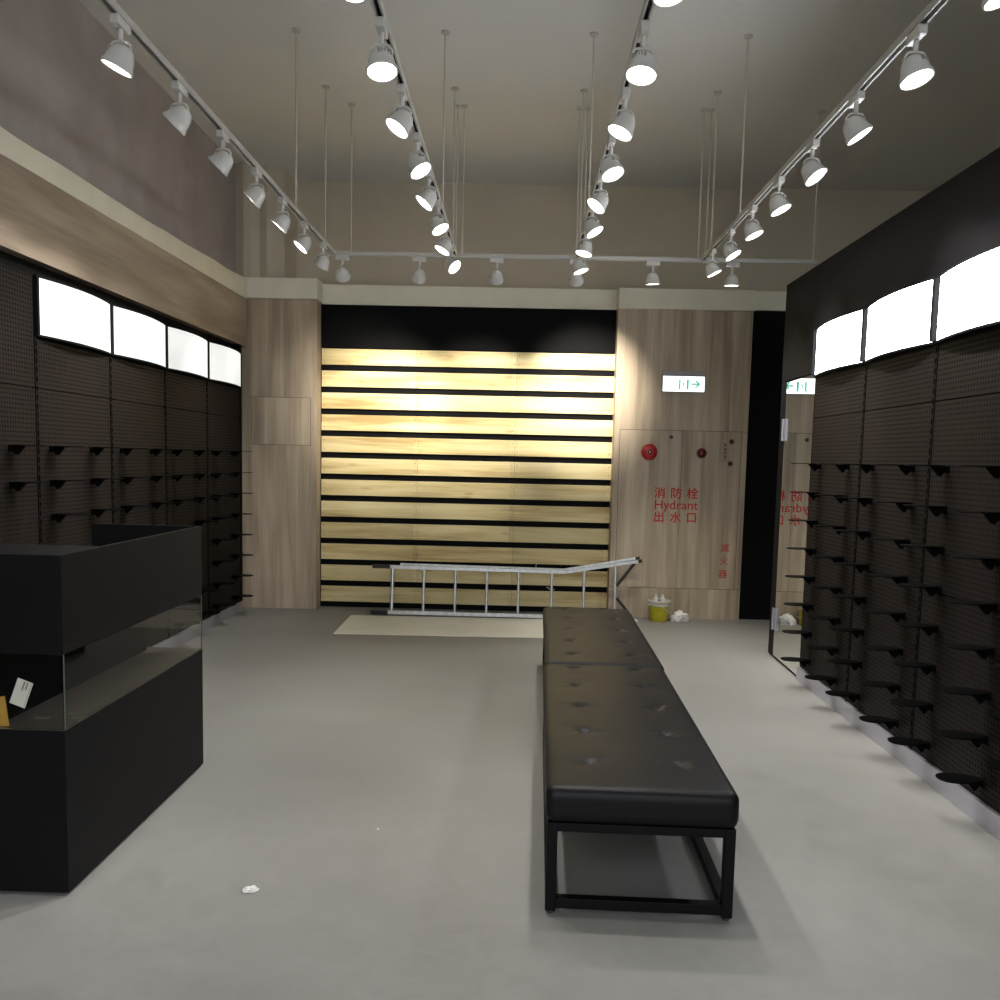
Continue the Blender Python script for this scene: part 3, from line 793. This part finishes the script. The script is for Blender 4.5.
dirs = [
    [(-.3, -.1, -.9), (-.4, 0, -.9), (-.8, 0, -.8), (-.8, 0, -.8), (-.75, -.03, -.75), (-.65, -.03, -.78), (-.62, -.22, -.75), (-.45, .25, -.8)],
    [(-.2, -.2, -.9), (.1, -.2, -.9), (-.5, -.2, -.8), (.5, -.2, -.8), (-.6, -.14, -.75), (.45, -.2, -.8), (-.45, -.16, -.85), (.62, -.36, -.62)],
    [(.2, -.2, -.9), (-.1, -.2, -.9), (-.4, -.1, -.85), (.3, -.3, -.9), (-.55, -.2, -.75), (.45, -.18, -.8), (-.22, -.12, -.9), (.3, -.10, -.9)],
    [(.3, -.1, -.9), (.2, -.2, -.9), (.5, -.1, -.8), (.5, -.3, -.8), (.38, -.16, -.85), (.36, -.14, -.85), (.45, -.2, -.8), (.42, -.05, -.88)]]
tl = ['leftmost track', 'second track from the left', 'third track from the left', 'rightmost track']
PW = [85, 105, 105, 90]
for i, x in enumerate(TX):
    for j, y in enumerate(YS):
        spot(x, y, dirs[i][j], 'white spotlight on the %s, %s' % (tl[i], near[j]), power=PW[i]*(.55 if j < 2 else 1), size=70, col=(1, .965, .93))
cl = ['leftmost', 'second from the left', 'third from the left', 'fourth from the left', 'fifth from the left', 'rightmost']
cx_ = (-1.49, -.855, -.22, .43, 1.055, 1.70)
cd = [(-.1, 1.55, -1.0), (-.48, 1.52, -.98), (-.22, 1.52, -1.0), (.20, 1.52, -.82), (.05, .12, -1), (.0, .10, -1)]
cp = [70, 255, 255, 410, 85, 85]
for i in range(6):
    spot(cx_[i], 7.385, cd[i], 'white spotlight on the crosswise track in front of the slatted wall, %s' % cl[i], True, cp[i], 52 if 0 < i < 4 else 70, (1, .95, .84),
         'spotlights on the crosswise track')

# ------------------------------------------------------------------ ambient fill from the open shop front
w = bpy.data.worlds.new('mall_ambient'); bpy.context.scene.world = w; w.use_nodes = True
bg = w.node_tree.nodes['Background']; bg.inputs['Color'].default_value = (.90, .95, 1, 1); bg.inputs['Strength'].default_value = 1.
wt = w.node_tree; wtc = wt.nodes.new('ShaderNodeTexCoord'); wsx = wt.nodes.new('ShaderNodeSeparateXYZ'); wmr = wt.nodes.new('ShaderNodeMapRange')
# invented ambient gradient: lifts the upper walls, keeps the bench front dark
wmr.inputs['From Min'].default_value = -.12; wmr.inputs['From Max'].default_value = .14
wmr.inputs['To Min'].default_value = .45; wmr.inputs['To Max'].default_value = 2.9
wt.links.new(wtc.outputs['Generated'], wsx.inputs[0]); wt.links.new(wsx.outputs['Z'], wmr.inputs['Value']); wt.links.new(wmr.outputs[0], bg.inputs['Strength'])

# ------------------------------------------------------------------ camera
cam = bpy.data.cameras.new('camera'); co = bpy.data.objects.new('camera', cam); C.objects.link(co)
cam.sensor_width = 36; cam.sensor_fit = 'HORIZONTAL'; cam.lens = 31.68; cam.shift_y = .041; cam.clip_start = .05
R = Matrix(((0.999512721833651, -0.024536925819248254, 0.019293992951887516),
            (0.02148044390045627, 0.09221462932830908, -0.995507434762635),
            (0.02264750367095958, 0.9954367892584558, 0.09269675921136943)))
co.matrix_world = Matrix.Translation((0, 0, 1.55)) @ R.to_4x4()
sc = bpy.context.scene
sc.camera = co
sc.view_settings.view_transform = 'Standard'; sc.view_settings.look = 'None'
sc.view_settings.exposure = .35; sc.view_settings.gamma = 1; sc.view_settings.use_curve_mapping = False
sc.cycles.max_bounces = 8
